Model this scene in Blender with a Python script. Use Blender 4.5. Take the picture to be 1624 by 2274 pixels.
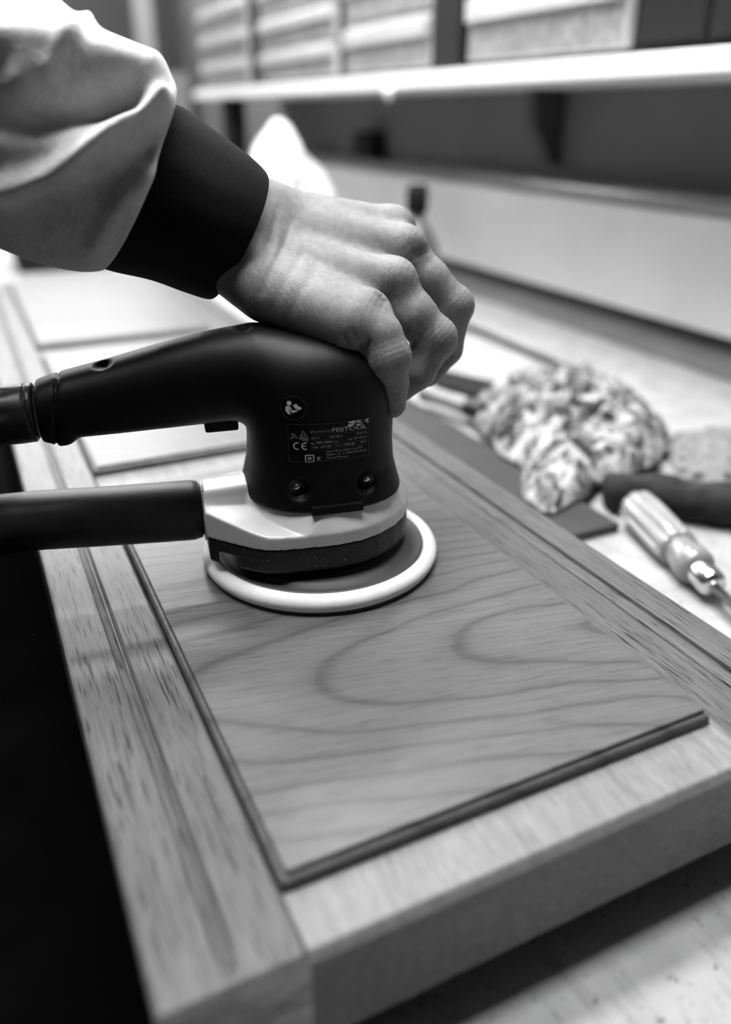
import bpy, bmesh, math, random
import numpy as np
from mathutils import Vector, Matrix
from mathutils.bvhtree import BVHTree

for o in list(bpy.data.objects):
    bpy.data.objects.remove(o, do_unlink=True)
scene = bpy.context.scene
COL = scene.collection
rnd = random.Random(7)

# ------------------------------------------------------------------ camera
# world: X across the door, Y along it, z = 0 on the raised panels of the door
W, H = 1624, 2274
F = 1800.0
HOR = 250.0
CAMZ = 0.262
PITCH = math.atan((H / 2 - HOR) / F)
YAW = math.radians(25.7)
cam_d = bpy.data.cameras.new('camera')
cam = bpy.data.objects.new('camera', cam_d)
COL.objects.link(cam)
cam.location = (0, 0, CAMZ)
cam.rotation_euler = (math.pi / 2 - PITCH, 0, -YAW)
cam_d.sensor_fit = 'VERTICAL'
cam_d.sensor_height = 24.0
cam_d.lens = F / H * 24.0
cam_d.clip_start = 0.01
cam_d.clip_end = 50
cam_d.dof.use_dof = True
cam_d.dof.focus_distance = 0.466
cam_d.dof.aperture_fstop = cam_d.lens / 11.0
scene.camera = cam

# ------------------------------------------------------------------ world, exposure
world = bpy.data.worlds.new('workshop_world')
scene.world = world
world.use_nodes = True
world.node_tree.nodes['Background'].inputs[0].default_value = (0.5, 0.5, 0.5, 1)
world.node_tree.nodes['Background'].inputs[1].default_value = 0.005
vs = scene.view_settings
vs.view_transform = 'Standard'
vs.look = 'None'
vs.gamma = 1.0
vs.exposure = 1.15
vs.use_curve_mapping = False
LAMP_POWER = 23.0      # radiance of the opal lamp diffusers
WINDOW_POWER = 5.5     # radiance of the frosted window

# ------------------------------------------------------------------ view helpers (turn a pixel into a point)
FW = np.array([math.sin(YAW) * math.cos(PITCH), math.cos(YAW) * math.cos(PITCH), -math.sin(PITCH)])
RT = np.array([math.cos(YAW), -math.sin(YAW), 0.0])
UP = np.cross(RT, FW)
CP = np.array([0, 0, CAMZ])
def ray(x, y): return FW + RT * (x - W / 2) / F - UP * (y - H / 2) / F
def at(x, y, d): return CP + ray(x, y) * d                      # at depth d
def atz(x, y, z):
    r = ray(x, y); return CP + r * ((z - CP[2]) / r[2])         # on a level plane
def atx(x, y, X):
    r = ray(x, y); return CP + r * (X / r[0])                   # on a plane parallel to the wall
def project(P):
    v = np.asarray(P) - CP
    d = v @ FW
    return W / 2 + F * (v @ RT) / d, H / 2 - F * (v @ UP) / d

# ------------------------------------------------------------------ node materials (the photograph is black and white: greys only)
def new_mat(name):
    m = bpy.data.materials.new(name); m.use_nodes = True
    nt = m.node_tree
    b = nt.nodes['Principled BSDF']
    return m, nt, b
def g(v): return (v, v, v, 1)
def add(nt, kind, **kw):
    n = nt.nodes.new(kind)
    for k, v in kw.items(): setattr(n, k, v)
    return n
def ramp(nt, src, stops):
    r = add(nt, 'ShaderNodeValToRGB')
    els = r.color_ramp.elements
    while len(els) < len(stops): els.new(0.5)
    for e, (p, v) in zip(els, stops):
        e.position = p; e.color = g(v)
    nt.links.new(src, r.inputs[0])
    return r.outputs[0]
def coords(nt, scale=(1, 1, 1), rot=(0, 0, 0), loc=(0, 0, 0), kind='Object'):
    tc = add(nt, 'ShaderNodeTexCoord'); mp = add(nt, 'ShaderNodeMapping')
    mp.inputs['Scale'].default_value = scale
    mp.inputs['Rotation'].default_value = rot
    mp.inputs['Location'].default_value = loc
    nt.links.new(tc.outputs[kind], mp.inputs[0])
    return mp.outputs[0]
def noise(nt, vec, scale, detail=4, rough=0.55, dist=0.0):
    n = add(nt, 'ShaderNodeTexNoise')
    n.inputs['Scale'].default_value = scale; n.inputs['Detail'].default_value = detail
    n.inputs['Roughness'].default_value = rough; n.inputs['Distortion'].default_value = dist
    nt.links.new(vec, n.inputs['Vector'])
    return n.outputs['Fac']
def mathn(nt, op, a, b=None, c=None):
    n = add(nt, 'ShaderNodeMath', operation=op)
    for i, v in enumerate((a, b, c)):
        if v is None: continue
        if isinstance(v, (int, float)): n.inputs[i].default_value = v
        else: nt.links.new(v, n.inputs[i])
    return n.outputs[0]
def bump(nt, b, h, strength=0.3, dist=0.001):
    n = add(nt, 'ShaderNodeBump')
    n.inputs['Strength'].default_value = strength; n.inputs['Distance'].default_value = dist
    nt.links.new(h, n.inputs['Height'])
    nt.links.new(n.outputs[0], b.inputs['Normal'])
def plain(name, v, rough=0.5, var=0.15, scale=60, metal=0.0, bumpd=0.0, spec=0.5, coat=0.0, bscale=None):
    m, nt, b = new_mat(name)
    vec = coords(nt)
    f = noise(nt, vec, scale)
    nt.links.new(ramp(nt, f, [(0.25, v * (1 - var)), (0.75, min(1, v * (1 + var)))]), b.inputs['Base Color'])
    b.inputs['Roughness'].default_value = rough
    b.inputs['Metallic'].default_value = metal
    b.inputs['Specular IOR Level'].default_value = spec
    b.inputs['Coat Weight'].default_value = coat
    if bumpd:
        f2 = noise(nt, vec, bscale or scale * 6, 3)
        bump(nt, b, f2, 0.5, bumpd)
    return m
def emit(name, v, power):
    m, nt, b = new_mat(name)
    b.inputs['Base Color'].default_value = g(0.8)
    b.inputs['Emission Color'].default_value = g(v)
    b.inputs['Emission Strength'].default_value = power
    return m
def wood(name, base, rot=0.0, rings=False, streak=260, along=9, contrast=0.2, pores=0.3, rough=0.38, spec=0.2):
    """Wood with its grain along local X turned by rot."""
    m, nt, b = new_mat(name)
    vec = coords(nt, rot=(0, 0, -rot))
    def stretched(sx, sy):
        mp = add(nt, 'ShaderNodeMapping'); mp.inputs['Scale'].default_value = (sx, sy, sy)
        nt.links.new(vec, mp.inputs[0]); return mp.outputs[0]
    fib = noise(nt, stretched(along, streak), 1.0, 5, 0.6)
    fine = noise(nt, stretched(along * 6, streak * 5), 1.0, 3, 0.6)
    blot = noise(nt, stretched(5, 16), 1.0, 3)
    col = mathn(nt, 'ADD', mathn(nt, 'MULTIPLY', mathn(nt, 'SUBTRACT', fib, 0.5), contrast * 2.2), 1.0)
    col = mathn(nt, 'ADD', col, mathn(nt, 'MULTIPLY', mathn(nt, 'SUBTRACT', fine, 0.5), contrast * 2.8))
    col = mathn(nt, 'ADD', col, mathn(nt, 'MULTIPLY', mathn(nt, 'SUBTRACT', blot, 0.5), contrast * 1.3))
    if rings:
        sep = add(nt, 'ShaderNodeSeparateXYZ'); nt.links.new(vec, sep.inputs[0])
        wob = noise(nt, stretched(4, 9), 1.0, 2, 0.5)
        wob2 = noise(nt, stretched(30, 90), 1.0, 2, 0.5)
        s, t = sep.outputs[0], sep.outputs[1]
        tt = mathn(nt, 'ADD', mathn(nt, 'SUBTRACT', t, rings[1]), mathn(nt, 'MULTIPLY', mathn(nt, 'SUBTRACT', wob, 0.5), 0.07))
        tt = mathn(nt, 'ADD', tt, mathn(nt, 'MULTIPLY', mathn(nt, 'SUBTRACT', wob2, 0.5), 0.0035))
        ss = mathn(nt, 'MULTIPLY', mathn(nt, 'SUBTRACT', s, rings[0]), 0.16)
        d = mathn(nt, 'SQRT', mathn(nt, 'ADD', mathn(nt, 'MULTIPLY', tt, tt), mathn(nt, 'MULTIPLY', ss, ss)))
        fr = mathn(nt, 'FRACT', mathn(nt, 'MULTIPLY', d, 1 / 0.0125))
        rg = ramp(nt, fr, [(0.0, 0.62), (0.05, 0.80), (0.18, 1.0), (0.55, 1.04), (0.84, 0.88), (0.95, 0.34), (1.0, 0.46)])
        rgm = add(nt, 'ShaderNodeRGBToBW'); nt.links.new(rg, rgm.inputs[0])
        col = mathn(nt, 'MULTIPLY', col, mathn(nt, 'ADD', mathn(nt, 'MULTIPLY', rgm.outputs[0], 0.62), 0.38))
    pn = noise(nt, stretched(along * 5, streak * 3.2), 1.0, 2, 0.5)
    pr = ramp(nt, pn, [(0.33, 1 - pores), (0.42, 1.0)])
    pw = add(nt, 'ShaderNodeRGBToBW'); nt.links.new(pr, pw.inputs[0])
    col = mathn(nt, 'MULTIPLY', col, pw.outputs[0])
    col = mathn(nt, 'MULTIPLY', col, base)
    cc = add(nt, 'ShaderNodeCombineColor')
    for i in range(3): nt.links.new(col, cc.inputs[i])
    nt.links.new(cc.outputs[0], b.inputs['Base Color'])
    b.inputs['Roughness'].default_value = rough
    b.inputs['Specular IOR Level'].default_value = spec
    bump(nt, b, mathn(nt, 'ADD', fib, mathn(nt, 'MULTIPLY', pw.outputs[0], 0.6)), 0.35, 0.0004)
    return m

M = {}
M['panel'] = wood('panel_wood', 0.094, rot=math.radians(-11), rings=(0.45, 0.335), contrast=0.29, pores=0.36, rough=0.34, spec=0.27)
M['stile'] = wood('stile_wood', 0.088, rot=math.radians(90), contrast=0.44, pores=0.75, rough=0.36)
M['rail'] = wood('rail_wood', 0.175, rot=math.radians(86), contrast=0.45, pores=0.15, streak=230, along=18, rough=0.4)
M['front'] = wood('end_wood', 0.50, rot=0.0, contrast=0.75, pores=0.2, streak=75, along=14, rough=0.45)
M['black_plastic'] = plain('black_plastic', 0.004, 0.5, 0.3, 90, bumpd=0.00008, bscale=900, spec=0.15)
M['black_rubber'] = plain('black_rubber', 0.014, 0.40, 0.5, 70, bumpd=0.0002, bscale=300, spec=0.4)
def speck_mat():
    m, nt, b = new_mat('dusty_black_rubber')
    vec = coords(nt)
    nt.links.new(ramp(nt, noise(nt, vec, 900, 1, 0.3), [(0.0, 0.007), (0.70, 0.010), (0.76, 0.22)]), b.inputs['Base Color'])
    b.inputs['Roughness'].default_value = 0.5; b.inputs['Specular IOR Level'].default_value = 0.35
    bump(nt, b, noise(nt, vec, 500, 2), 0.4, 0.0002)
    return m
M['dusty'] = speck_mat()
M['hose'] = plain('hose_rubber', 0.012, 0.46, 0.6, 45, bumpd=0.0002, bscale=160, spec=0.4)
M['grey_plastic'] = plain('grey_plastic', 0.66, 0.30, 0.10, 60, bumpd=0.00006, bscale=700)
M['foam'] = plain('foam_pad', 0.85, 0.7, 0.12, 50, bumpd=0.0002, bscale=300)
M['disc'] = plain('pad_disc', 0.045, 0.55, 0.25, 40, bumpd=0.0001)
M['abrasive'] = plain('abrasive_paper', 0.12, 0.9, 0.3, 900, bumpd=0.0002, bscale=2500)
M['steel'] = plain('steel', 0.6, 0.22, 0.1, 80, metal=1.0)
M['label'] = plain('label_film', 0.0035, 0.4, 0.4, 200, spec=0.12)
M['print'] = plain('white_print', 0.80, 0.6, 0.25, 500)
M['print_dim'] = plain('worn_white_print', 0.40, 0.6, 0.8, 420)
M['print_edge'] = plain('label_edge_print', 0.08, 0.6, 0.8, 300)

def skin_mat():
    m, nt, b = new_mat('skin')
    vec = coords(nt)
    f = noise(nt, vec, 55, 4, 0.6); f2 = noise(nt, vec, 240, 3)
    c = mathn(nt, 'ADD', mathn(nt, 'MULTIPLY', f, 0.6), mathn(nt, 'MULTIPLY', f2, 0.4))
    nt.links.new(ramp(nt, c, [(0.33, 0.125), (0.5, 0.175), (0.68, 0.215)]), b.inputs['Base Color'])
    b.inputs['Roughness'].default_value = 0.55
    b.inputs['Specular IOR Level'].default_value = 0.25
    # fine creases running across the back of the hand
    v2 = coords(nt, rot=(0, 0, math.radians(25)), scale=(900, 130, 210))
    w1 = noise(nt, v2, 1.0, 3, 0.6, 0.5)
    v3 = coords(nt, scale=(1, 1, 1))
    vo = add(nt, 'ShaderNodeTexVoronoi', feature='DISTANCE_TO_EDGE')
    vo.inputs['Scale'].default_value = 620
    nt.links.new(v3, vo.inputs['Vector'])
    vv = mathn(nt, 'MINIMUM', mathn(nt, 'MULTIPLY', vo.outputs['Distance'], 4.0), 1.0)
    hh = mathn(nt, 'ADD', mathn(nt, 'MULTIPLY', w1, 1.2), mathn(nt, 'MULTIPLY', vv, 0.16))
    bump(nt, b, hh, 0.5, 0.0008)
    return m
M['skin'] = skin_mat()
def fleece_mat():
    m, nt, b = new_mat('sweatshirt_fleece')
    vec = coords(nt)
    f = noise(nt, vec, 45, 5, 0.7)
    nt.links.new(ramp(nt, f, [(0.3, 0.36), (0.7, 0.54)]), b.inputs['Base Color'])
    b.inputs['Roughness'].default_value = 0.95
    b.inputs['Specular IOR Level'].default_value = 0.1
    b.inputs['Sheen Weight'].default_value = 0.2
    bump(nt, b, noise(nt, vec, 300, 3, 0.7), 0.5, 0.0012)
    return m
M['fleece'] = fleece_mat()
def rib_mat():
    m, nt, b = new_mat('black_knit_rib')
    vec = coords(nt, scale=(1, 1, 1))
    nt.links.new(ramp(nt, noise(nt, vec, 500, 3), [(0.3, 0.003), (0.7, 0.007)]), b.inputs['Base Color'])
    b.inputs['Roughness'].default_value = 0.9
    b.inputs['Specular IOR Level'].default_value = 0.15
    b.inputs['Sheen Weight'].default_value = 0.02
    uv = coords(nt, kind='UV', scale=(1, 130, 1))
    wv = add(nt, 'ShaderNodeTexWave', bands_direction='Y'); wv.inputs['Scale'].default_value = 0.31
    nt.links.new(uv, wv.inputs['Vector'])
    bump(nt, b, mathn(nt, 'ADD', wv.outputs['Fac'], noise(nt, vec, 700, 2)), 0.6, 0.0008)
    return m
M['rib'] = rib_mat()

# ------------------------------------------------------------------ object helpers
def mesh_obj(name, verts, faces, mat, parent=None, smooth=True, kind=None):
    me = bpy.data.meshes.new(name)
    me.from_pydata([tuple(map(float, v)) for v in verts], [], faces)
    me.update()
    if smooth:
        me.polygons.foreach_set('use_smooth', [True] * len(me.polygons))
    if mat: me.materials.append(mat)
    o = bpy.data.objects.new(name, me)
    COL.objects.link(o)
    if parent: o.parent = parent
    if kind: o['kind'] = kind
    return o
def bm_obj(name, bm, mat, parent=None, smooth=False):
    me = bpy.data.meshes.new(name)
    bmesh.ops.recalc_face_normals(bm, faces=bm.faces)
    bm.to_mesh(me); bm.free()
    if smooth: me.polygons.foreach_set('use_smooth', [True] * len(me.polygons))
    if mat: me.materials.append(mat)
    o = bpy.data.objects.new(name, me)
    COL.objects.link(o)
    if parent: o.parent = parent
    return o
def box_bm(x0, x1, y0, y1, z0, z1, bev=0.0, seg=2, bm=None):
    own = bm is None
    if own: bm = bmesh.new()
    r = bmesh.ops.create_cube(bm, size=1)
    for v in r['verts']:
        v.co = Vector(((x0 + x1) / 2 + v.co.x * (x1 - x0), (y0 + y1) / 2 + v.co.y * (y1 - y0), (z0 + z1) / 2 + v.co.z * (z1 - z0)))
    if bev:
        es = list({e for v in r['verts'] for e in v.link_edges})
        bmesh.ops.bevel(bm, geom=es, offset=bev, segments=seg, profile=0.6, affect='EDGES')
    return bm
def box(name, mat, x0, x1, y0, y1, z0, z1, bev=0.0, parent=None, seg=2):
    return bm_obj(name, box_bm(x0, x1, y0, y1, z0, z1, bev, seg), mat, parent)
def thing(name, label, cat, loc=(0, 0, 0), rotz=0.0, group=None):
    o = bpy.data.objects.new(name, None); COL.objects.link(o)
    o.empty_display_size = 0.02
    o.location = tuple(map(float, loc)); o.rotation_euler = (0, 0, rotz)
    o['label'] = label; o['category'] = cat
    if group: o['group'] = group
    return o
def tag(o, label, cat, group=None):
    o['label'] = label; o['category'] = cat
    if group: o['group'] = group
    return o
def struct(o): o['kind'] = 'structure'; return o
def loft(sections, caps=True, closed=True):
    n = len(sections[0]); verts = [p for s in sections for p in s]; faces = []
    for i in range(len(sections) - 1):
        for j in range(n if closed else n - 1):
            k = (j + 1) % n
            faces.append((i * n + j, i * n + k, (i + 1) * n + k, (i + 1) * n + j))
    if caps:
        faces.append(tuple(reversed(range(n))))
        faces.append(tuple((len(sections) - 1) * n + j for j in range(n)))
    return verts, faces
def lathe(profile, n=96):
    """profile of (r, z) pairs around local Z"""
    secs = []
    for r, z in profile:
        secs.append([(r * math.cos(2 * math.pi * j / n), r * math.sin(2 * math.pi * j / n), z) for j in range(n)])
    v, f = loft(secs, caps=True)
    return v, f
def tube(points, radius, n=16, caps=True):
    """tube along a list of 3-D points; radius may be a list"""
    P = [np.array(p, float) for p in points]
    R_ = radius if isinstance(radius, (list, tuple)) else [radius] * len(P)
    secs = []
    up = np.array([0, 0, 1.0])
    for i, p in enumerate(P):
        t = P[min(i + 1, len(P) - 1)] - P[max(i - 1, 0)]
        t /= np.linalg.norm(t) + 1e-12
        u = np.cross(t, up)
        if np.linalg.norm(u) < 1e-3: u = np.cross(t, [1, 0, 0.01])
        u /= np.linalg.norm(u); w = np.cross(u, t)
        secs.append([p + R_[i] * (math.cos(2 * math.pi * j / n) * u + math.sin(2 * math.pi * j / n) * w) for j in range(n)])
    return loft(secs, caps)
def spline(pts, n=12):
    """Catmull-Rom through points"""
    P = [np.array(p, float) for p in pts]; out = []
    for i in range(len(P) - 1):
        p0 = P[max(i - 1, 0)]; p1 = P[i]; p2 = P[i + 1]; p3 = P[min(i + 2, len(P) - 1)]
        for k in range(n):
            t = k / n
            out.append(0.5 * ((2 * p1) + (p2 - p0) * t + (2 * p0 - 5 * p1 + 4 * p2 - p3) * t * t + (3 * p1 - p0 - 3 * p2 + p3) * t ** 3))
    out.append(P[-1]); return out
def flat_poly(name, pts2d, mat, parent, place):
    v = [place(*p) for p in pts2d]
    return mesh_obj(name, v, [tuple(range(len(v)))], mat, parent, smooth=False)

# ---- implicit surfaces: distance fields meshed with naive surface nets
def smin(a, b, k):
    hh = np.clip(0.5 + 0.5 * (b - a) / k, 0, 1)
    return b + (a - b) * hh - k * hh * (1 - hh)
def smax(a, b, k): return -smin(-a, -b, k)
def rcone(P, a, b, ra, rb):
    a = np.asarray(a, np.float32); b = np.asarray(b, np.float32)
    ba = b - a; pa = P - a
    t = np.clip((pa @ ba) / float(ba @ ba), 0, 1)
    return np.linalg.norm(pa - t[..., None] * ba, axis=-1) - (ra + (rb - ra) * t)
def ball(P, c, r): return np.linalg.norm(P - np.asarray(c, np.float32), axis=-1) - r
def ellip(P, c, axes, rad):
    q = P - np.asarray(c, np.float32)
    q = np.stack([q @ np.asarray(ax, np.float32) / s for ax, s in zip(axes, rad)], -1)
    k = np.linalg.norm(q, axis=-1)
    return (k - 1) * min(rad)
def surface_nets(fn, lo, hi, h):
    lo = np.asarray(lo, float); hi = np.asarray(hi, float)
    n = np.ceil((hi - lo) / h).astype(int) + 1
    ax = [lo[i] + h * np.arange(n[i]) for i in range(3)]
    G = np.stack(np.meshgrid(*ax, indexing='ij'), -1).astype(np.float32)
    D = fn(G).astype(np.float32)
    S = D < 0
    c = np.zeros(tuple(n - 1) + (3,), np.float32); cnt = np.zeros(tuple(n - 1), np.float32)
    offs = [(i, j, k) for i in (0, 1) for j in (0, 1) for k in (0, 1)]
    def sl(o): return tuple(slice(o[i], n[i] - 1 + o[i]) for i in range(3))
    for a in offs:
        for d in range(3):
            if a[d]: continue
            b = list(a); b[d] = 1
            A, B = D[sl(a)], D[sl(b)]
            m = S[sl(a)] != S[sl(b)]
            t = np.where(m, A / np.where(m, A - B, 1), 0)
            pos = np.zeros(A.shape + (3,), np.float32)
            for q in range(3): pos[..., q] = a[q]
            pos[..., d] = t
            c += pos * m[..., None]; cnt += m
    act = cnt > 0
    idx = -np.ones(act.shape, int); idx[act] = np.arange(act.sum())
    ii = np.argwhere(act)
    verts = lo + h * (ii + c[act] / cnt[act][:, None])
    faces = []
    for d in range(3):
        e1, e2 = (d + 1) % 3, (d + 2) % 3
        s0 = [slice(None)] * 3; s1 = [slice(None)] * 3
        s0[d] = slice(0, n[d] - 1); s1[d] = slice(1, n[d])
        cr = S[tuple(s0)] != S[tuple(s1)]
        pts = np.argwhere(cr)
        ok = (pts[:, e1] > 0) & (pts[:, e2] > 0) & (pts[:, e1] < n[e1] - 1) & (pts[:, e2] < n[e2] - 1)
        pts = pts[ok]
        ins = S[tuple(s0)][tuple(pts.T)]
        q = []
        for (u, v) in ((0, 0), (-1, 0), (-1, -1), (0, -1)):
            p = pts.copy(); p[:, e1] += u; p[:, e2] += v
            q.append(idx[tuple(p.T)])
        q = np.stack(q, -1)
        q[~ins] = q[~ins][:, ::-1]
        faces.append(q)
    faces = np.concatenate(faces)
    faces = faces[(faces >= 0).all(1)]
    return verts, [tuple(map(int, f)) for f in faces]
def relax(verts, faces, it=2, lam=0.5):
    f = np.array(faces); v = np.array(verts)
    e = np.concatenate([f[:, [0, 1]], f[:, [1, 2]], f[:, [2, 3]], f[:, [3, 0]]])
    for _ in range(it):
        s = np.zeros_like(v); c = np.zeros(len(v))
        for a, b in ((0, 1), (1, 0)):
            np.add.at(s, e[:, a], v[e[:, b]]); np.add.at(c, e[:, a], 1)
        v = v + lam * (s / c[:, None] - v)
    return v

# ------------------------------------------------------------------ the room
BZ = -0.080            # bench top
FLOOR, CEIL = -0.97, 1.55
XL, XR, YN, YF = -2.6, 1.10, -2.2, 4.3
M['floor'] = plain('dark_concrete', 0.003, 1.0, 0.4, 6, spec=0.0)
M['wall_dark'] = plain('dim_grey_wall', 0.14, 0.8, 0.12, 4)
M['wall_far'] = plain('far_wall_paint', 0.045, 0.8, 0.5, 1.2)
M['ceiling'] = plain('ceiling_paint', 0.12, 0.9, 0.05, 3)
M['white_wood'] = plain('white_board', 0.92, 0.5, 0.06, 5)
struct(box('floor', M['floor'], XL, XR, YN, YF, FLOOR - .05, FLOOR))
struct(box('ceiling', M['ceiling'], XL, XR, YN, YF, CEIL, CEIL + .05))
struct(box('wall_right', M['wall_dark'], XR, XR + .1, YN, YF, FLOOR, CEIL))
struct(box('wall_left', M['wall_far'], XL - .1, XL, YN, YF, FLOOR, CEIL))
struct(box('wall_back', M['wall_far'], XL, XR, YN - .1, YN, FLOOR, CEIL))
struct(box('wall_far', M['wall_far'], XL, XR, YF, YF + .1, FLOOR, CEIL))
# window in the far wall, above the top of the frame
win = bpy.data.objects.new('window_1', None); COL.objects.link(win); win['kind'] = 'structure'
M['window_glow'] = emit('daylit_frosted_glass', 1.0, WINDOW_POWER)
M['window_frame'] = plain('window_frame_paint', 0.5, 0.5, 0.1)
wx0, wx1, wz0, wz1 = -2.2, 0.9, 0.95, 1.5
for i in range(3):
    a = wx0 + (wx1 - wx0) * i / 3
    box('pane', M['window_glow'], a + .03, a + (wx1 - wx0) / 3 - .03, YF - .02, YF - .005, wz0, wz1, parent=win)
    box('frame', M['window_frame'], a - .03, a + .03, YF - .045, YF - .001, wz0, wz1, .004, parent=win)
box('frame', M['window_frame'], wx1 - .03, wx1 + .03, YF - .045, YF - .001, wz0, wz1, .004, parent=win)
box('frame', M['window_frame'], wx0 - .03, wx1 + .03, YF - .045, YF - .001, wz0 - .05, wz0, .004, parent=win)
# ceiling luminaires
M['tube'] = emit('lit_opal_diffuser', 1.0, LAMP_POWER)
M['tube_dim'] = emit('dim_opal_diffuser', 1.0, LAMP_POWER * 0.7)
M['lamp_body'] = plain('lamp_enamel', 0.75, 0.4, 0.05)
def luminaire(x, y, label, lx=1.2, ly=0.20, glow='tube'):
    t = thing('ceiling_lamp', label, 'lamp', (x, y, CEIL), 0, 'fluorescent ceiling lamps')
    box('housing', M['lamp_body'], -lx / 2 - .03, lx / 2 + .03, -ly / 2 - .03, ly / 2 + .03, -.05, 0, .01, t)
    box('diffuser', M[glow], -lx / 2, lx / 2, -ly / 2, ly / 2, -.075, -.05, .008, t)
    for e in (-1, 1):
        box('end_cap', M['lamp_body'], e * lx / 2 - .015, e * lx / 2 + .015, -ly / 2 - .01, ly / 2 + .01, -.08, -.05, .004, t)
luminaire(0.30, 0.84, 'ceiling lamp with opal diffuser just behind the sander')
luminaire(0.05, 0.42, 'dimmer ceiling lamp with opal diffuser straight above the sander', glow='tube_dim')
luminaire(0.40, 1.75, 'ceiling lamp with opal diffuser over the middle of the bench')
luminaire(0.50, 3.30, 'ceiling lamp with opal diffuser over the far end of the bench')

# bench
def bench_mat():
    m, nt, b = new_mat('bench_top')
    vec = coords(nt)
    f = noise(nt, vec, 25, 5, 0.65); sp = noise(nt, vec, 260, 2, 0.5); sc = noise(nt, coords(nt, scale=(90, 14, 1), rot=(0, 0, .5)), 1, 3)
    c = ramp(nt, f, [(0.25, 0.24), (0.6, 0.34)])
    s2 = ramp(nt, sp, [(0.24, 0.3), (0.36, 1.0)])
    s3 = ramp(nt, sc, [(0.3, 0.72), (0.45, 1.0)])
    mx = add(nt, 'ShaderNodeMix', data_type='RGBA', blend_type='MULTIPLY'); mx.inputs[0].default_value = 1
    nt.links.new(c, mx.inputs[6]); nt.links.new(s2, mx.inputs[7])
    mx2 = add(nt, 'ShaderNodeMix', data_type='RGBA', blend_type='MULTIPLY'); mx2.inputs[0].default_value = 1
    nt.links.new(mx.outputs[2], mx2.inputs[6]); nt.links.new(s3, mx2.inputs[7])
    nt.links.new(mx2.outputs[2], b.inputs['Base Color'])
    b.inputs['Roughness'].default_value = 0.6
    return m
M['bench'] = bench_mat()
M['dark_wood'] = plain('dark_batten', 0.03, 0.7, 0.3, 30)
bench = thing('workbench', 'long pale workbench with a scuffed top under the door', 'workbench', (0.05, 0, FLOOR))
box('bench_top', M['bench'], 0.0, 1.04, -0.9, 3.0, BZ - .05 - FLOOR, BZ - FLOOR, .003, bench)
for x in (.03, .93):
    for y in (-.85, 2.9):
        box('leg', M['dark_wood'], x, x + .08, y, y + .08, 0, BZ - .05 - FLOOR, .003, bench)
box('apron', M['dark_wood'], .03, .06, -.8, 2.9, BZ - .17 - FLOOR, BZ - .05 - FLOOR, .002, bench)
for y in (0.42, 1.3):
    tag(box('batten', M['dark_wood'], 0.10, 0.34, y, y + .05, BZ, -0.058, .002), 'dark wooden batten lying between bench and door, %s the sander' % ('under' if y < 1 else 'far behind'), 'batten', 'battens under the door')

# ------------------------------------------------------------------ the cabinet door
DX0, DX1, DY0, DY1 = 0.009, 0.3565, 0.1785, 1.60
ZF, ZB = -0.008, -0.058
PX0, PX1 = 0.0643, 0.2885
PAN = [(0.2075, 0.605), (0.6485, 1.045), (1.0875, 1.555)]
door = thing('cabinet_door', 'wooden panelled cabinet door lying flat on the bench', 'door', (0, 0, 0))
def stile(x0, x1, groove):
    ys = [DY0, DY0 + .0025, DY0 + .0055, DY0 + .022, DY1 - .01, DY1 - .005, DY1]
    def sec(y, i):
        depth = 0 if i in (0, 1, 2, 5, 6) else 1
        ch = .0022 if i in (0, 6) else 0
        pts = [(x0, y, ZB), (x0, y, ZF - .002 - ch), (x0 + .0008, y, ZF - .0006 - ch), (x0 + .0022, y, ZF - ch)]
        pts += [(gx, y, ZF - ch - gd * depth) for gx, gd in groove]
        pts += [(x1 - .0022, y, ZF - ch), (x1 - .0008, y, ZF - .0006 - ch), (x1, y, ZF - .002 - ch), (x1, y, ZB)]
        return pts
    v, f = loft([sec(y, i) for i, y in enumerate(ys)])
    o = mesh_obj('stile', v, f, M['stile'], door, smooth=False)
    return o
gl = [(.0332, 0), (.0337, .0022), (.0345, .0035), (.0358, .0040), (.0372, .0036), (.0385, .0026), (.0394, .0026), (.0398, .0012), (.0412, .0)]
grv = [(.3192, 0), (.3197, .0024), (.3206, .0032), (.3213, .0022), (.3220, .0009), (.3240, .0006), (.3280, .0006), (.3305, .0009), (.3316, .0022), (.3324, .0032), (.3331, .0022), (.3335, 0)]
stile(DX0, PX0, gl)
stile(PX1, DX1, grv)
RY = [(DY0, PAN[0][0]), (PAN[0][1], PAN[1][0]), (PAN[1][1], PAN[2][0]), (PAN[2][1], DY1)]
for i, (a, b_) in enumerate(RY):
    ch = .0022
    if i == 0:
        pts = lambda x: [(x, a, ZB), (x, a, ZF - .0042), (x, a + .0008, ZF - .003), (x, a + .0025, ZF - .0006), (x, a + .0034, ZF), (x, b_, ZF), (x, b_, ZB)]
    else:
        pts = lambda x: [(x, a, ZB), (x, a, ZF), (x, b_, ZF), (x, b_, ZB)]
    v, f = loft([pts(PX0), pts(PX1)])
    o = mesh_obj('rail', v, f, M['rail'], door, smooth=False)
    if i == 0:
        o.data.materials.append(M['front'])
        for p in o.data.polygons:
            if p.normal.y < -.9: p.material_index = 1
for o in [c for c in door.children if c.name.startswith('stile')]:
    o.data.materials.append(M['front'])
    for p in o.data.polygons:
        if abs(p.normal.y) > .9: p.material_index = 1
prof = [(0, ZF - .004), (0, ZF + .0026), (.0003, ZF + .0040), (.0010, ZF + .0051), (.0019, ZF + .0056), (.0025, ZF + .0056), (.0026, ZF + .0058), (.0028, -.0004), (.0033, 0.0)]
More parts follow.
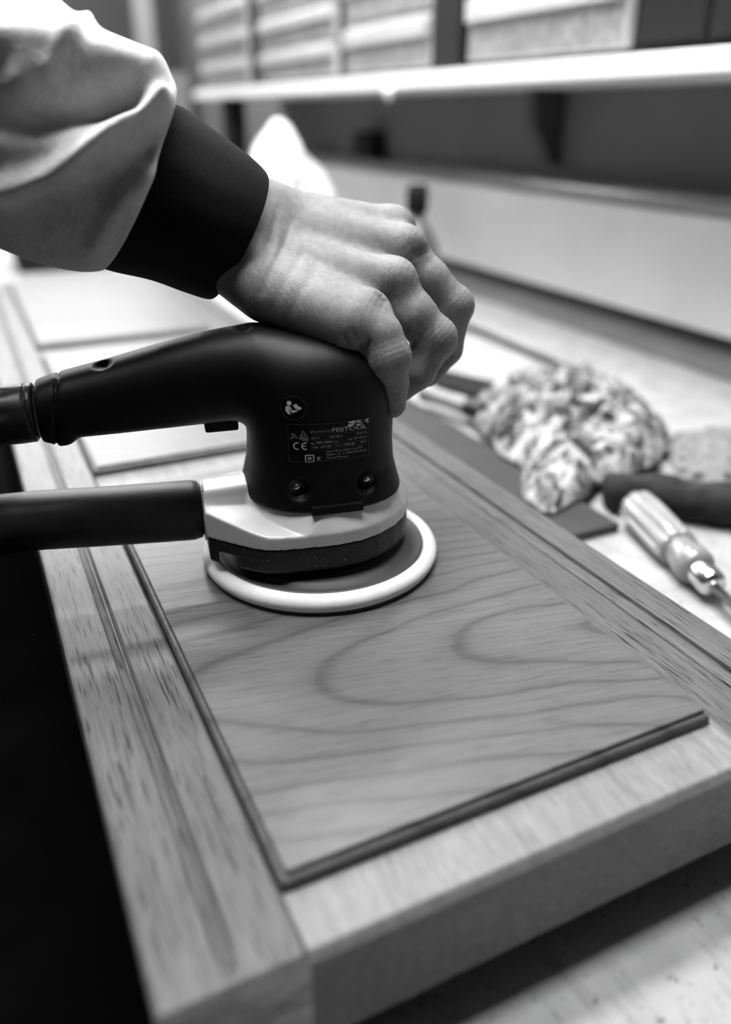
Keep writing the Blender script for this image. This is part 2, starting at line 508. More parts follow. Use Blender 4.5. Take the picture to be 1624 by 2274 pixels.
for a, b_ in PAN:
    secs = []
    for d, z in prof:
        r = .0024 - d * .55
        ring = []
        for (cx_, cy_, a0) in ((PX1 - d - r, b_ - d - r, 0), (PX0 + d + r, b_ - d - r, 90), (PX0 + d + r, a + d + r, 180), (PX1 - d - r, a + d + r, 270)):
            for k in range(5):
                t = math.radians(a0 + 90 * k / 4)
                ring.append((cx_ + r * math.cos(t), cy_ + r * math.sin(t), z))
        secs.append(ring)
    v, f = loft(secs, caps=False)
    n = len(secs[0])
    f.append(tuple((len(secs) - 1) * n + j for j in range(n)))
    f.append(tuple(reversed(range(n))))
    mesh_obj('panel', v, f, M['panel'], door, smooth=False)

# ------------------------------------------------------------------ the sander
SO = np.array([0.1770, 0.4365, 0.0]); STH = math.radians(-10.7)
EX = np.array([math.cos(STH), math.sin(STH), 0]); EY = np.array([-math.sin(STH), math.cos(STH), 0])
sander = thing('orbital_sander', 'black and grey random orbital sander gripped on the door', 'sander', SO, STH)
v, f = lathe([(.0, .0), (.0745, .0), (.0748, .0012), (.0, .0012)]); mesh_obj('abrasive_disc', v, f, M['abrasive'], sander)
v, f = lathe([(.0, .0013), (.0738, .0013), (.0755, .0026), (.0764, .0048), (.0763, .0072), (.0752, .0094), (.0732, .0110), (.0708, .0117), (.0688, .0114), (.0676, .0092), (.05, .009), (0, .009)])
mesh_obj('foam_pad', v, f, M['foam'], sander)
v, f = lathe([(.0, .0092), (.0676, .0092), (.0672, .0104), (.0655, .0108), (.0600, .0098), (.0585, .0118), (.0530, .0122), (.0520, .0108), (.0500, .0126), (.0, .0126)]); mesh_obj('backing_disc', v, f, M['disc'], sander)
v, f = lathe([(.0, .0125), (.0450, .0125), (.0455, .0150), (.0420, .0165), (.0420, .022), (.0, .022)]); mesh_obj('hub', v, f, M['black_plastic'], sander)

# plan outline of shroud and housing
half = [(-.0735, .0245), (-.0640, .0330), (-.0500, .0450), (-.0420, .0500), (-.0320, .0522), (-.0160, .0535), (.0, .0540), (.0150, .0520), (.0275, .0468), (.0390, .0385), (.0480, .0285), (.0545, .0165), (.0575, .0060)]
outline = [(x, -y) for x, y in half] + [(x, y) for x, y in reversed(half)]
OUT = np.array(outline)
def poly_sdf(x, y, pts):
    d = np.full(x.shape, 1e9, np.float32); s = np.ones(x.shape, np.float32)
    n = len(pts)
    for i in range(n):
        a = pts[i]; b = pts[i - 1]
        e = b - a; wx, wy = x - a[0], y - a[1]
        t = np.clip((wx * e[0] + wy * e[1]) / (e @ e), 0, 1)
        bx, by = wx - e[0] * t, wy - e[1] * t
        d = np.minimum(d, bx * bx + by * by)
        c1 = y >= a[1]; c2 = y < b[1]; c3 = e[0] * wy > e[1] * wx
        flip = (c1 & c2 & c3) | (~c1 & ~c2 & ~c3)
        s = np.where(flip, -s, s)
    return s * np.sqrt(d)
def shroud_fn(P):
    x, y, z = P[..., 0], P[..., 1], P[..., 2]
    d = poly_sdf(x, y, OUT) + 0.0006
    low = .0175 + .002 * np.clip((x + .02) / .05, -1, 1) * 0
    d = smax(d, z - .0342, .0008)
    d = smax(d, low - z, .003)
    inner = poly_sdf(x, y, OUT) + .004
    d = np.maximum(d, -np.maximum(inner, z - .030))
    # notch beside the dust outlet
    nb = np.maximum.reduce([np.abs(x + .062) - .0055, -y - .06, z - .0262, y - .06])
    d = np.maximum(d, -nb)
    return d
v, f = surface_nets(shroud_fn, (-.078, -.058, .012), (.062, .058, .038), .0009)
mesh_obj('shroud', v, f, M['dusty'], sander)
def housing_fn(P):
    x, y, z = P[..., 0], P[..., 1], P[..., 2]
    hl = np.array([(-.12, -.0245)] + [(a, -b) for a, b in half] + [(a, b) for a, b in reversed(half)] + [(-.12, .0245)])
    side = poly_sdf(x, y, hl)
    r = np.sqrt((x - .001) ** 2 + y ** 2)
    cone = .0605 - 1.5 * np.maximum(r - .0445, 0)
    port = .0590 - .0105 * (np.abs(y) / .0225) ** 2.6 + .0015 * np.clip((x + .0735) / .03, 0, 1)
    port = np.where(x > .0, 0, port)
    hgt = np.minimum(smax(cone, port, .007), .0608)
    band = .0425 + np.clip((-.040 - x) / .031, 0, 1) * .0080
    hgt = np.minimum(np.maximum(hgt, band + np.maximum(-side, 0) * .35), band + np.maximum(-side, 0) * 2.3)
    d = smax(side * .98, (z - hgt) * .45, .0006)
    d = np.maximum(d, -.0735 - x)
    d = np.maximum(d, .0342 - z)
    # recess for the seam notch under the body
    notch = np.maximum.reduce([np.abs(x - .001) - .0155, .0566 - z, np.abs(y + .045) - .012])
    d = np.maximum(d, -notch)
    return d
v, f = surface_nets(housing_fn, (-.078, -.060, .031), (.062, .060, .064), .0008)
v = relax(v, f, 1, .4)
mesh_obj('housing', v, f, M['grey_plastic'], sander)
box('vent_gap', M['black_plastic'], -.0143, .0163, -.0503, -.040, .0532, .0582, .0004, sander)
v, f = tube([(-.0740, 0, .0415), (-.0722, 0, .0415)], [.0192, .0192], 40); mesh_obj('outlet_collar', v, f, M['grey_plastic'], sander)

HX = np.array([-.160, -.157, -.150, -.140, -.117, -.089, -.064, -.037, .0, .03])
HT = np.array([.1290, .1300, .1322, .1345, .1392, .1458, .1508, .1540, .1500, .145])
HB = np.array([.0962, .0962, .0955, .0972, .0975, .0982, .0990, .1003, .1000, .1000])
HY = np.array([.0175, .0178, .0185, .0190, .0200, .0212, .0230, .0275, .0360, .036])
def body_fn(P):
    x, y, z = P[..., 0], P[..., 1], P[..., 2]
    Rz = np.interp(z, [.045, .055, .062, .072, .085, .115, .16], [.0500, .0490, .0470, .0446, .0437, .0446, .0440])
    rn = (np.abs(x - .001) ** 2.5 + np.abs(y) ** 2.5) ** (1 / 2.5)
    col = (rn - Rz) * .92
    col = smax(col, z - .1465, .030)
    col = smax(col, .0535 - z, .002)
    zc = np.interp(x, HX, (HT + HB) / 2); hz = np.interp(x, HX, (HT - HB) / 2); hy = np.interp(x, HX, HY)
    q = (np.abs(y / hy) ** 2.3 + np.abs((z - zc) / hz) ** 2.3) ** (1 / 2.3)
    hd = (q - 1) * np.minimum(hy, hz)
    hd = smax(hd, x - .020, .02); hd = smax(hd, -.1570 - x, .0015)
    d = smin(col, hd, .011)
    lip = ellip(P, (-.1465, 0, .0985), ((1, 0, 0), (0, 1, 0), (0, 0, 1)), (.0085, .014, .0052))
    d = smin(d, lip, .002)
    # air slots on top of the grip
    for c, s in (((-.1205, -.004, .1400), (.0062, .008, .0048)), ((-.0420, -.004, .1555), (.0062, .008, .0045))):
        d = smax(d, -ellip(P, c, ((1, 0, 0), (0, 1, 0), (0, 0, 1)), s), .0006)
    # ring joint at the end of the grip
    ring = np.abs((x + .1475) - (z - .113) * .16) - .0008
    d = np.maximum(d, -np.maximum(ring, -d - .0012))
    # two screw wells
    for sx in (-.0205, .0203):
        w = rcone(P, (sx, -.0470, .0800), (sx, -.0450, .0680), .0020, .0070)
        d = smax(d, -w, .0010)
    return d
v, f = surface_nets(body_fn, (-.162, -.054, .050), (.058, .054, .162), .0011)
v = relax(v, f, 1, .5)
body = mesh_obj('motor_body', v, f, M['black_plastic'], sander)
bvh = BVHTree.FromPolygons([Vector(p) for p in v], f)
def on_body(x, z, lift=.00025):
    h_ = bvh.ray_cast(Vector((x, -.2, z)), Vector((0, 1, 0)))
    return (x, (h_[0].y if h_[0] else -.043) - lift, z)
for sx in (-.0205, .0203):
    v, f = tube([(sx, -.0360, .0682), (sx, -.0395, .0682)], .0056, 24); s = mesh_obj('screw', v, f, M['black_plastic'], sander)
    v, f = tube([(sx, -.0394, .0682), (sx, -.0405, .0682)], [.0054, .0048], 24); mesh_obj('screw_rim', v, f, M['hose'], s)
    v, f = tube([(sx, -.0404, .0678), (sx, -.0408, .0678)], .0026, 6); mesh_obj('screw_socket', v, f, M['steel'], s)
box('switch', M['black_plastic'], -.0680, -.0485, -.0085, .0085, .0940, .1020, .0015, sander)

# rating plate: film, rules, lettering and marks, all laid on the curved body
LX0, LX1, LZ1, LZ0 = -.0252, .0222, .1074, .0840
def lab(u, w, lift=.0005): return on_body(LX0 + (LX1 - LX0) * u, LZ1 + (LZ0 - LZ1) * w, lift)
nu, nv = 24, 12
gv = [lab(i / nu, j / nv, .0003) for j in range(nv + 1) for i in range(nu + 1)]
gf = [(j * (nu + 1) + i, j * (nu + 1) + i + 1, (j + 1) * (nu + 1) + i + 1, (j + 1) * (nu + 1) + i) for j in range(nv) for i in range(nu)]
plate = mesh_obj('rating_plate', gv, gf, M['label'], sander)
asp = (LX1 - LX0) / (LZ1 - LZ0)
def strip(pts, wd, closed=False, lift=.0005):
    """flat printed line on the plate through (u, w) points, wd in plate heights"""
    vs_, fs_ = [], []
    P = [np.array((u * asp, w)) for u, w in pts]
    if closed: P.append(P[0])
    Q = []
    for a, b in zip(P[:-1], P[1:]):
        k = max(1, int(np.linalg.norm(b - a) / .12))
        Q += [(a + (b - a) * i / k, a + (b - a) * (i + 1) / k) for i in range(k)]
    for a, b in Q:
        d = (b - a) / (np.linalg.norm(b - a) + 1e-9); nrm = np.array((-d[1], d[0])) * wd / 2
        i0 = len(vs_)
        for q in (a + nrm, b + nrm, b - nrm, a - nrm): vs_.append(lab(q[0] / asp, q[1], lift))
        fs_.append((i0, i0 + 1, i0 + 2, i0 + 3))
    return vs_, fs_
def merge(parts):
    V, Fc = [], []
    for a, b in parts:
        k = len(V); V += list(a); Fc += [tuple(i + k for i in q) for q in b]
    return V, Fc
def text_mesh(body_, size_w, u, w, width=None, align='LEFT', bold=0.0):
    """text whose cap height is size_w plate heights, baseline at (u, w)"""
    cu = bpy.data.curves.new('t', 'FONT'); cu.body = body_; cu.size = 1.0; cu.offset = bold
    ob = bpy.data.objects.new('t', cu); COL.objects.link(ob)
    bpy.context.view_layer.update()
    me = bpy.data.meshes.new_from_object(ob.evaluated_get(bpy.context.evaluated_depsgraph_get()))
    bpy.data.objects.remove(ob, do_unlink=True); bpy.data.curves.remove(cu)
    co = np.array([q.co[:] for q in me.vertices]); fs_ = [tuple(p.vertices) for p in me.polygons]
    bpy.data.meshes.remove(me)
    if len(co) == 0: return [], []
    s = size_w / .70
    wx = co[:, 0].max() * s
    sx = s if width is None else s * (width * asp) / wx
    return [lab(u + q[0] * sx / asp, w - q[1] * s, .00055) for q in co], fs_
bright = [text_mesh('FESTOOL', .105, .515, .255, .44, bold=.02)]
dim = [text_mesh('ETS 150/3 EQ', .060, .265, .245, .235),
       text_mesh('310 W', .055, .27, .400, .10), text_mesh('220-240 V~', .055, .48, .395, .19), text_mesh('50/60 Hz', .050, .82, .385, .14),
       text_mesh('n\u2080 4000-10000 min', .055, .27, .520, .32), text_mesh('-1', .030, .605, .480, .02), text_mesh('max. \u00d8 150 mm', .055, .71, .505, .255),
       text_mesh('T-Nr. 499 953', .055, .27, .640, .24), text_mesh('S-Nr. 40083168', .055, .555, .635, .245), text_mesh('08/14', .050, .87, .625, .09),
       text_mesh('Festool Group GmbH & Co. KG', .052, .445, .765, .455), text_mesh('Wertstr. 20 \u00b7 D-73240 Wendlingen', .052, .445, .850, .515), text_mesh('Made in Germany', .052, .445, .935, .27),
       text_mesh('N188', .045, .165, .445, .07)]
rules = [strip([(.27, .305), (.965, .305)], .008), strip([(.27, .43), (.965, .43)], .008), strip([(.27, .555), (.965, .555)], .008), strip([(.27, .675), (.965, .675)], .008),
         strip([(.425, .305), (.425, .43)], .007), strip([(.725, .305), (.725, .43)], .007), strip([(.66, .43), (.66, .555)], .007), strip([(.53, .555), (.53, .675)], .007), strip([(.845, .555), (.845, .675)], .007)]
def arc(cu_, cw, r, a0, a1, n=14): return [(cu_ + r * math.cos(math.radians(a0 + (a1 - a0) * i / n)) / asp, cw - r * math.sin(math.radians(a0 + (a1 - a0) * i / n))) for i in range(n + 1)]
marks = [strip(arc(.112, .575, .085, 70, 290), .026), strip(arc(.205, .575, .085, 70, 290), .026), strip([(.172, .575), (.205, .575)], .022),           # CE
         strip([(.20, .815), (.295, .815), (.295, .985), (.20, .985)], .022, True), strip([(.232, .872), (.263, .872), (.263, .928), (.232, .928)], .022, True)]   # double insulation
dimmarks = [strip(arc(.045, .38, r, 0, 85, 8), .013) for r in (.045, .085, .125)] + [strip(arc(.045, .38, .012, 0, 360, 6), .014),
            strip([(.13, .385), (.185, .185), (.24, .385)], .013, True), strip(arc(.185, .318, .055, 0, 360, 16), .010), strip([(.172, .315), (.182, .34), (.203, .29)], .012),
            strip([(.335, .86), (.375, .97)], .012), strip([(.375, .86), (.335, .97)], .012), strip([(.338, .87), (.372, .87), (.368, .95), (.342, .95)], .009, True)]
scuff = []
for i in range(26):
    u = .70 + rnd.random() * .26; w = .02 + rnd.random() * .13
    a = rnd.random() * 3; l = .01 + rnd.random() * .03
    scuff.append(strip([(u, w), (min(u + l * 1.6, .985), max(w - l * .35 + .012 * math.sin(a), .01))], .010 + rnd.random() * .02))
edge = [strip([(.012, .02), (.988, .02), (.988, .98), (.012, .98)], .008, True)]
for nm, parts, mt in (('maker_lettering', bright, 'print_dim'), ('rating_lettering', dim, 'print_dim'), ('ruled_lines', rules, 'print_edge'), ('approval_marks', marks, 'print'), ('approval_symbols', dimmarks, 'print_dim'), ('worn_patch', scuff, 'print'), ('plate_border', edge, 'print_edge')):
    a, b = merge(parts)
    mesh_obj(nm, a, b, M[mt], plate, smooth=False)
# round sticker: figure reading a manual
IX, IZ, IR = -.0212, .1163, .0068
ring = [on_body(IX + IR * math.cos(t * math.pi / 16), IZ + IR * math.sin(t * math.pi / 16), .0003) for t in range(32)]
icon = mesh_obj('manual_sticker', ring + [on_body(IX, IZ, .0003)], [(i, (i + 1) % 32, 32) for i in range(32)], M['label'], sander)
V, Fc = [], []
for t in range(32):
    k = len(V)
    for rr, tt in ((IR * .97, t), (IR * .97, t + 1), (IR, t + 1), (IR, t)): V.append(on_body(IX + rr * math.cos(tt * math.pi / 16), IZ + rr * math.sin(tt * math.pi / 16), .0004))
    Fc.append((k, k + 1, k + 2, k + 3))
mesh_obj('sticker_border', V, Fc, M['print_edge'], icon, smooth=False)
def icn(pts): return [on_body(IX + (p[0] - 205) / 165 * IR, IZ - (p[1] - 312) / 165 * IR, .0005) for p in pts]
ip = [[(150 + 30 * math.cos(a * .393), 242 + 32 * math.sin(a * .393)) for a in range(16)],
      [(105, 285), (150, 280), (165, 300), (150, 340), (165, 408), (130, 390), (100, 350)],
      [(150, 290), (172, 300), (188, 342), (250, 330), (255, 348), (190, 378), (172, 368)],
      [(235, 262), (312, 305), (275, 335), (215, 305)], [(198, 268), (240, 246), (265, 290), (215, 300)]]
V, Fc = [], []
for p in ip:
    k = len(V); V += icn(p); Fc.append(tuple(range(k, k + len(p))))
mesh_obj('reading_figure', V, Fc, M['print'], icon, smooth=False)

# ------------------------------------------------------------------ hose and cable (leave the frame on the left, hang down off the bench)
def S(x, y, z): return SO + EX * x + EY * y + np.array([0, 0, z])
hose = thing('dust_hose', 'thick black rubber dust hose plugged into the sander', 'hose', SO, STH)
pts = [(-.0738, 0, .0420), (-.0755, 0, .0420), (-.080, 0, .0420), (-.10, 0, .0428), (-.13, 0, .0442), (-.17, 0, .0465), (-.21, -.003, .048)]
v, f = tube(pts, [.0150, .0176, .0186, .0184, .0180, .0176, .0176], 40); mesh_obj('hose_cuff', v, f, M['hose'], hose)
path = spline([(-.205, -.002, .046), (-.26, -.01, .045), (-.33, -.02, .02), (-.38, -.03, -.06), (-.40, -.03, -.20), (-.36, -.02, -.36), (-.22, .0, -.50), (-.12, .02, -.62), (-.20, .06, -.76), (-.42, .08, -.93)], 14)
rad = [.0165 + .0012 * (i % 2) for i in range(len(path))]
v, f = tube(path, rad, 20); mesh_obj('hose_pipe', v, f, M['hose'], hose)
cable = thing('power_cable', 'black power cable with a ribbed twist plug on the sander grip', 'cable', SO, STH)
def plug_fn(P):
    x, y, z = P[..., 0], P[..., 1], P[..., 2]
    zc = np.interp(x, [-.25, -.157], [.1085, .1128])
    rr = np.interp(x, [-.25, -.20, -.185, -.157], [.0145, .0160, .0166, .0164])
    r = np.sqrt(y ** 2 + (z - zc) ** 2)
    d = smax(r - rr, np.abs(x + .2035) - .0450, .002)
    d = np.maximum(d, -np.maximum(np.abs(x + .1612 + (z - .113) * .12) - .0005, rr - .0012 - r))
    for k in range(8):
        a = math.radians(-24 + 45 * k)
        c = (-.183, -math.cos(a) * .0185, .1118 + math.sin(a) * .0185)
        d = smax(d, -ellip(P, c, ((1, 0, 0), (0, math.cos(a), -math.sin(a)), (0, math.sin(a), math.cos(a))), (.0150, .0036, .0052)), .0008)
    return d
v, f = surface_nets(plug_fn, (-.252, -.019, .088), (-.155, .019, .134), .0009)
mesh_obj('plug', v, f, M['black_rubber'], cable)
path = spline([(-.247, 0, .1085), (-.30, .01, .10), (-.36, .02, .03), (-.40, .02, -.15), (-.42, .0, -.45), (-.46, .0, -.94)], 12)
v, f = tube(path, .0045, 12); mesh_obj('cord', v, f, M['black_rubber'], cable)

# ------------------------------------------------------------------ the worker's arm and hand
person = thing('person', 'arm in a grey sweatshirt with black cuff, hand pressing the sander down', 'person', (0, 0, 0))
def A(x, y, d): return at(x, y, d)
def hand_fn(P):
    # palm: metacarpals, heel of the hand, ball of the thumb, wrist
    mc = [((598, 458, .500), (866, 502, .527), .0122, .0118),
          ((580, 500, .492), (888, 548, .507), .0128, .0122),
          ((560, 560, .480), (866, 622, .486), .0128, .0120),
          ((548, 610, .470), (812, 692, .466), .0128, .0118)]
    palm = None
    for a, b, ra, rb in mc:
        d = rcone(P, A(*a), A(*b), ra, rb)
        palm = d if palm is None else smin(palm, d, .020)
    for a, b, ra, rb, k in (((592, 648, .466), (775, 720, .456), .0175, .0165, .014),     # heel, little finger side
                            ((610, 560, .510), (820, 610, .515), .0190, .0160, .012),       # palm body
                            ((640, 640, .495), (800, 690, .495), .0160, .0140, .012),
                            ((620, 540, .520), (742, 640, .548), .0170, .0150, .012),       # ball of the thumb
                            ((585, 462, .492), (455, 395, .474), .0140, .0165, .014),       # wrist
                            ((538, 600, .474), (410, 530, .458), .0160, .0185, .014),
                            ((560, 530, .485), (430, 460, .468), .0180, .0220, .014)):
        palm = smin(palm, rcone(P, A(*a), A(*b), ra, rb), k)
    fingers = [  # joints (pixel, pixel, depth, radius)
        [(812, 698, .463, .0128), (840, 748, .460, .0138), (857, 795, .462, .0132), (869, 850, .471, .0099), (872, 898, .479, .0080)],
        [(866, 622, .486, .0128), (920, 700, .487, .0134), (966, 752, .492, .0122), (928, 826, .498, .0104), (888, 862, .504, .0090)],
        [(888, 548, .507, .0126), (955, 620, .510, .0122), (1008, 680, .516, .0116), (992, 775, .523, .0100), (950, 830, .528, .0086)],
        [(866, 502, .527, .0120), (925, 580, .538, .0116), (962, 640, .546, .0110), (955, 740, .550, .0095), (920, 800, .549, .0082)],
        [(700, 600, .535, .0150), (745, 645, .550, .0135), (808, 715, .553, .0118), (852, 765, .548, .0095)]]
    D = palm
    for fg in fingers:
        d = None
        for a, b in zip(fg[:-1], fg[1:]):
            c = rcone(P, A(*a[:3]), A(*b[:3]), a[3], b[3])
            d = c if d is None else smin(d, c, .003)
        for j in fg[2:3]: d = smin(d, ball(P, A(j[0] + 2, j[1] - 2, j[2]), j[3] + .0004), .004)   # knuckle
        D = np.minimum(D, smin(palm, d, .0065))
    # knuckles
    for c, r in (((884, 500, .521), .0102), ((908, 545, .501), .0106), ((886, 618, .480), .0102), ((830, 694, .463), .0080)):
        D = smin(D, ball(P, A(*c), r), .007)
    # wrinkles of loose skin over the joints
    for (a, b, sp, amp) in (((920, 700, .487), (966, 752, .492), .010, .00042), ((955, 620, .510), (1008, 680, .516), .010, .00038), ((840, 748, .460), (857, 795, .462), .010, .00036),
                            ((820, 606, .484), (886, 618, .480), .012, .00034), ((850, 540, .506), (908, 545, .501), .012, .00034), ((780, 682, .465), (832, 692, .462), .012, .00030)):
        a_, b_ = A(*a), A(*b); u_ = (b_ - a_) / np.linalg.norm(b_ - a_)
        q = P - np.asarray(b_, np.float32); sl_ = q @ np.asarray(u_, np.float32)
        D = D + amp * np.sin(sl_ * 2 * math.pi / .0030) * np.exp(-(sl_ / sp) ** 2) * np.exp(-((q * q).sum(-1) - sl_ ** 2) / (2 * .013 ** 2))
    # creases: over finger joints and where the little finger meets the palm
    for a, b, r, k in (((816, 838, .4570), (846, 834, .4620), .0016, .0022), ((796, 776, .4500), (814, 760, .4470), .0016, .0025),
                       ((900, 775, .478), (925, 792, .484), .0018, .003), ((778, 762, .4535), (786, 745, .4540), .0013, .0022)):
        D = smax(D, -rcone(P, A(*a), A(*b), r, r), k)
    return D
c0 = np.array([A(400, 380, .455), A(400, 600, .44), A(1060, 420, .56), A(1060, 700, .56), A(900, 940, .46), A(900, 940, .52), A(500, 700, .44), A(860, 440, .55)])
lo_, hi_ = c0.min(0) - .012, c0.max(0) + .012
v, f = surface_nets(hand_fn, lo_, hi_, .00105)
v = relax(v, f, 1, .5)
hand = mesh_obj('hand', v, f, M['skin'], person)
def poly_dist(x, y, pts):
    best = np.full(x.shape, 1e9); tt = np.zeros(x.shape)
    n = len(pts) - 1
    for i in range(n):
        a = np.array(pts[i], float); b = np.array(pts[i + 1], float); e = b - a
        t = np.clip(((x - a[0]) * e[0] + (y - a[1]) * e[1]) / (e @ e), 0, 1)
        dx, dy = x - a[0] - e[0] * t, y - a[1] - e[1] * t
        q = np.hypot(dx, dy); m = q < best
        best = np.where(m, q, best); tt = np.where(m, (i + t) / n, tt)
    return best, tt
vn = np.zeros(len(v) * 3); hand.data.vertices.foreach_get('normal', vn); vn = vn.reshape(-1, 3)
rel = v - CP; dh = rel @ FW
hx_, hy_ = W / 2 + F * (rel @ RT) / dh, H / 2 - F * (rel @ UP) / dh
facing = np.clip(-(vn * rel).sum(1) / np.linalg.norm(rel, axis=1) * 2.5, 0, 1)
dsp = np.zeros(len(v))
for pts_, wd, hgt in (([(648, 490), (622, 560), (580, 650)], 9, -.0009), ([(672, 560), (640, 620), (604, 690)], 10, -.0007), ([(616, 460), (604, 520), (570, 600)], 7, -.0007), ([(705, 590), (668, 650), (640, 715)], 10, -.0005),
                      ([(632, 510), (600, 590)], 12, .0006), ([(655, 600), (620, 670)], 12, .0005),
                      ([(872, 648), (852, 672)], 22, -.0022), ([(925, 548), (940, 575)], 20, -.0020),
                      ([(760, 745), (775, 768)], 6, -.0010), ([(780, 735), (795, 765)], 6, -.0010)):
    q, t = poly_dist(hx_, hy_, pts_)
    dsp += hgt * np.exp(-(q / wd) ** 2) * facing * np.minimum(1, .5 + 2 * np.minimum(t, 1 - t))
v = v + vn * dsp[:, None]
hand.data.vertices.foreach_set('co', v.astype(np.float32).ravel()); hand.data.update()
# fingernails
def nail(c, tip, nrm, ln, wd):
    c = np.array(c); t = np.array(tip) - c; t /= np.linalg.norm(t); n_ = np.array(nrm, float); n_ -= t * (n_ @ t); n_ /= np.linalg.norm(n_); s = np.cross(t, n_)
    vs_, fs_ = [], []
    for i in range(7):
        for j in range(9):
            a = -1 + 2 * i / 6; b = -1 + 2 * j / 8
            wl = wd * (1 - .22 * max(0, a) ** 2 - .10 * max(0, -a) ** 3)
            vs_.append(c + t * ln * (a * (1 - .12 * b * b)) + s * wl * b + n_ * (.0006 - wd * .42 * b * b - .0006 * a * a))
    for i in range(6):
        for j in range(8): fs_.append((i * 9 + j, i * 9 + j + 1, (i + 1) * 9 + j + 1, (i + 1) * 9 + j))
    return vs_, fs_
M['nail'] = plain('fingernail', 0.34, 0.35, 0.05)
nn = RT * .9 - FW * .35 + UP * .1
v, f = nail(A(890, 898, .4785), A(888, 925, .4815), nn, .0052, .0042); mesh_obj('fingernail', v, f, M['nail'], person)

def garment(stations, nseg=64, nper=16, bulge=1.0):
    """tube of cloth through stations (top px, bottom px, depth, half thickness, rim shift)"""
    secs = []
    keys = []
    for (tx, ty), (bx, by), d, th, sh in stations:
        t = A(tx, ty, d); b = A(bx, by, d)
        keys.append(np.concatenate([(t + b) / 2, (t - b) / 2, -FW * th + RT * sh]))
    K = spline(keys, nper)
    for k in K:
        c, hv, dv = k[:3], k[3:6], k[6:]
        secs.append([c + hv * math.cos(2 * math.pi * j / nseg) + dv * math.sin(2 * math.pi * j / nseg) for j in range(nseg)])
    return secs
def with_uv(o, nsec, nseg):
    uvl = o.data.uv_layers.new(name='UVMap')
    for p in o.data.polygons:
        for li in p.loop_indices:
            vi = o.data.loops[li].vertex_index
            uvl.data[li].uv = ((vi // nseg) / nsec, (vi % nseg) / nseg * 2)
# cuff
cuff_st = [((560, 432), (490, 636), .477, .024, .013), ((577, 408), (486, 650), .476, .0300, .016), ((570, 385), (472, 661), .475, .0330, .0165), ((522, 345), (420, 645), .470, .0365, .018), ((450, 296), (345, 617), .465, .039, .020), ((385, 252), (262, 598), .461, .040, .022), ((330, 250), (205, 580), .455, .037, .022)]
secs = garment(cuff_st, 96, 8)
v, f = loft(secs, caps=False)
cf = mesh_obj('cuff', v, f, M['rib'], person); with_uv(cf, len(secs), 96)
# sleeve
sl_st = [((330, 275), (262, 560), .458, .036, .020), ((358, 236), (246, 586), .457, .042, .025), ((358, 205), (228, 594), .455, .048, .025), ((335, 165), (170, 592), .450, .054, .021), ((240, 110), (70, 566), .441, .060, .014), ((150, 40), (-60, 520), .431, .063, .008), ((60, -60), (-190, 460), .420, .066, .006), ((-90, -190), (-370, 360), .405, .068, .004), ((-260, -320), (-560, 250), .39, .07, .0), ((-420, -520), (-820, 20), .38, .072, -.01), ((-560, -900), (-1120, -520), .38, .075, -.02)]
NS, NP = 200, 22
secs = garment(sl_st, NS, NP)
G = np.array(secs)
cen = G.mean(1, keepdims=True)
nor = G - cen; nor /= np.linalg.norm(nor, axis=-1, keepdims=True)
Vv = G.reshape(-1, 3) - CP
dd = Vv @ FW
pxs = W / 2 + F * (Vv @ RT) / dd; pys = H / 2 - F * (Vv @ UP) / dd
near = np.clip(((cen - G).reshape(-1, 3) @ FW) / .02, 0, 1)
disp = np.zeros(len(pxs))
folds = [([(338, 238), (300, 266), (240, 305), (180, 350), (120, 390), (50, 412), (-60, 425)], 32, .0175),     # bright diagonal fold
         ([(318, 168), (235, 135), (150, 105), (40, 95), (-60, 90)], 36, .0115),
         ([(282, 222), (200, 235), (110, 250), (10, 255), (-60, 255)], 44, -.017),                              # hollow above it
         ([(330, 325), (270, 375), (190, 425), (90, 460)], 44, -.009),                              # hollow below it
         ([(322, 390), (270, 450), (215, 540)], 26, .006),
         ([(352, 330), (330, 400), (290, 480)], 14, .0035),
         ([(185, 62), (150, 110), (110, 160)], 22, .006), ([(60, 150), (30, 230), (-40, 300)], 40, .004)]
for pts_, wd, hgt in folds:
    q, t = poly_dist(pxs, pys, pts_)
    disp += hgt * np.exp(-(q / wd) ** 2) * near * (1 - .45 * t)
rs = np.random.RandomState(3)
for _ in range(10):
    kx, ky, ph = rs.normal(0, 55), rs.normal(0, 55), rs.rand() * 6.28
    kz = rs.normal(0, 55)
    disp += .0006 * np.sin(G.reshape(-1, 3) @ np.array([kx, ky, kz]) + ph)
G2 = G.reshape(-1, 3) + nor.reshape(-1, 3) * disp[:, None]
_, f = loft(secs, caps=False)
# close the shoulder end
n0 = (len(secs) - 1) * NS
G2 = np.vstack([G2, G2[n0:n0 + NS].mean(0)])
f += [(n0 + j, n0 + (j + 1) % NS, len(G2) - 1) for j in range(NS)]
sl = mesh_obj('sleeve', G2, f, M['fleece'], person)

# ------------------------------------------------------------------ things lying on the bench
M['dark_steel'] = plain('dark_steel', 0.025, 0.5, 0.25, 20)
p = atz(1374, 1160, BZ + .009); q = atz(1304, 1200, BZ + .009)
bar = tag(box('steel_bar', M['dark_steel'], DX1 + .004, p[0], p[1] - .002, p[1] + .62, BZ, BZ + .009, .0015), 'flat dark metal bar lying beside the door under the rag', 'metal bar')

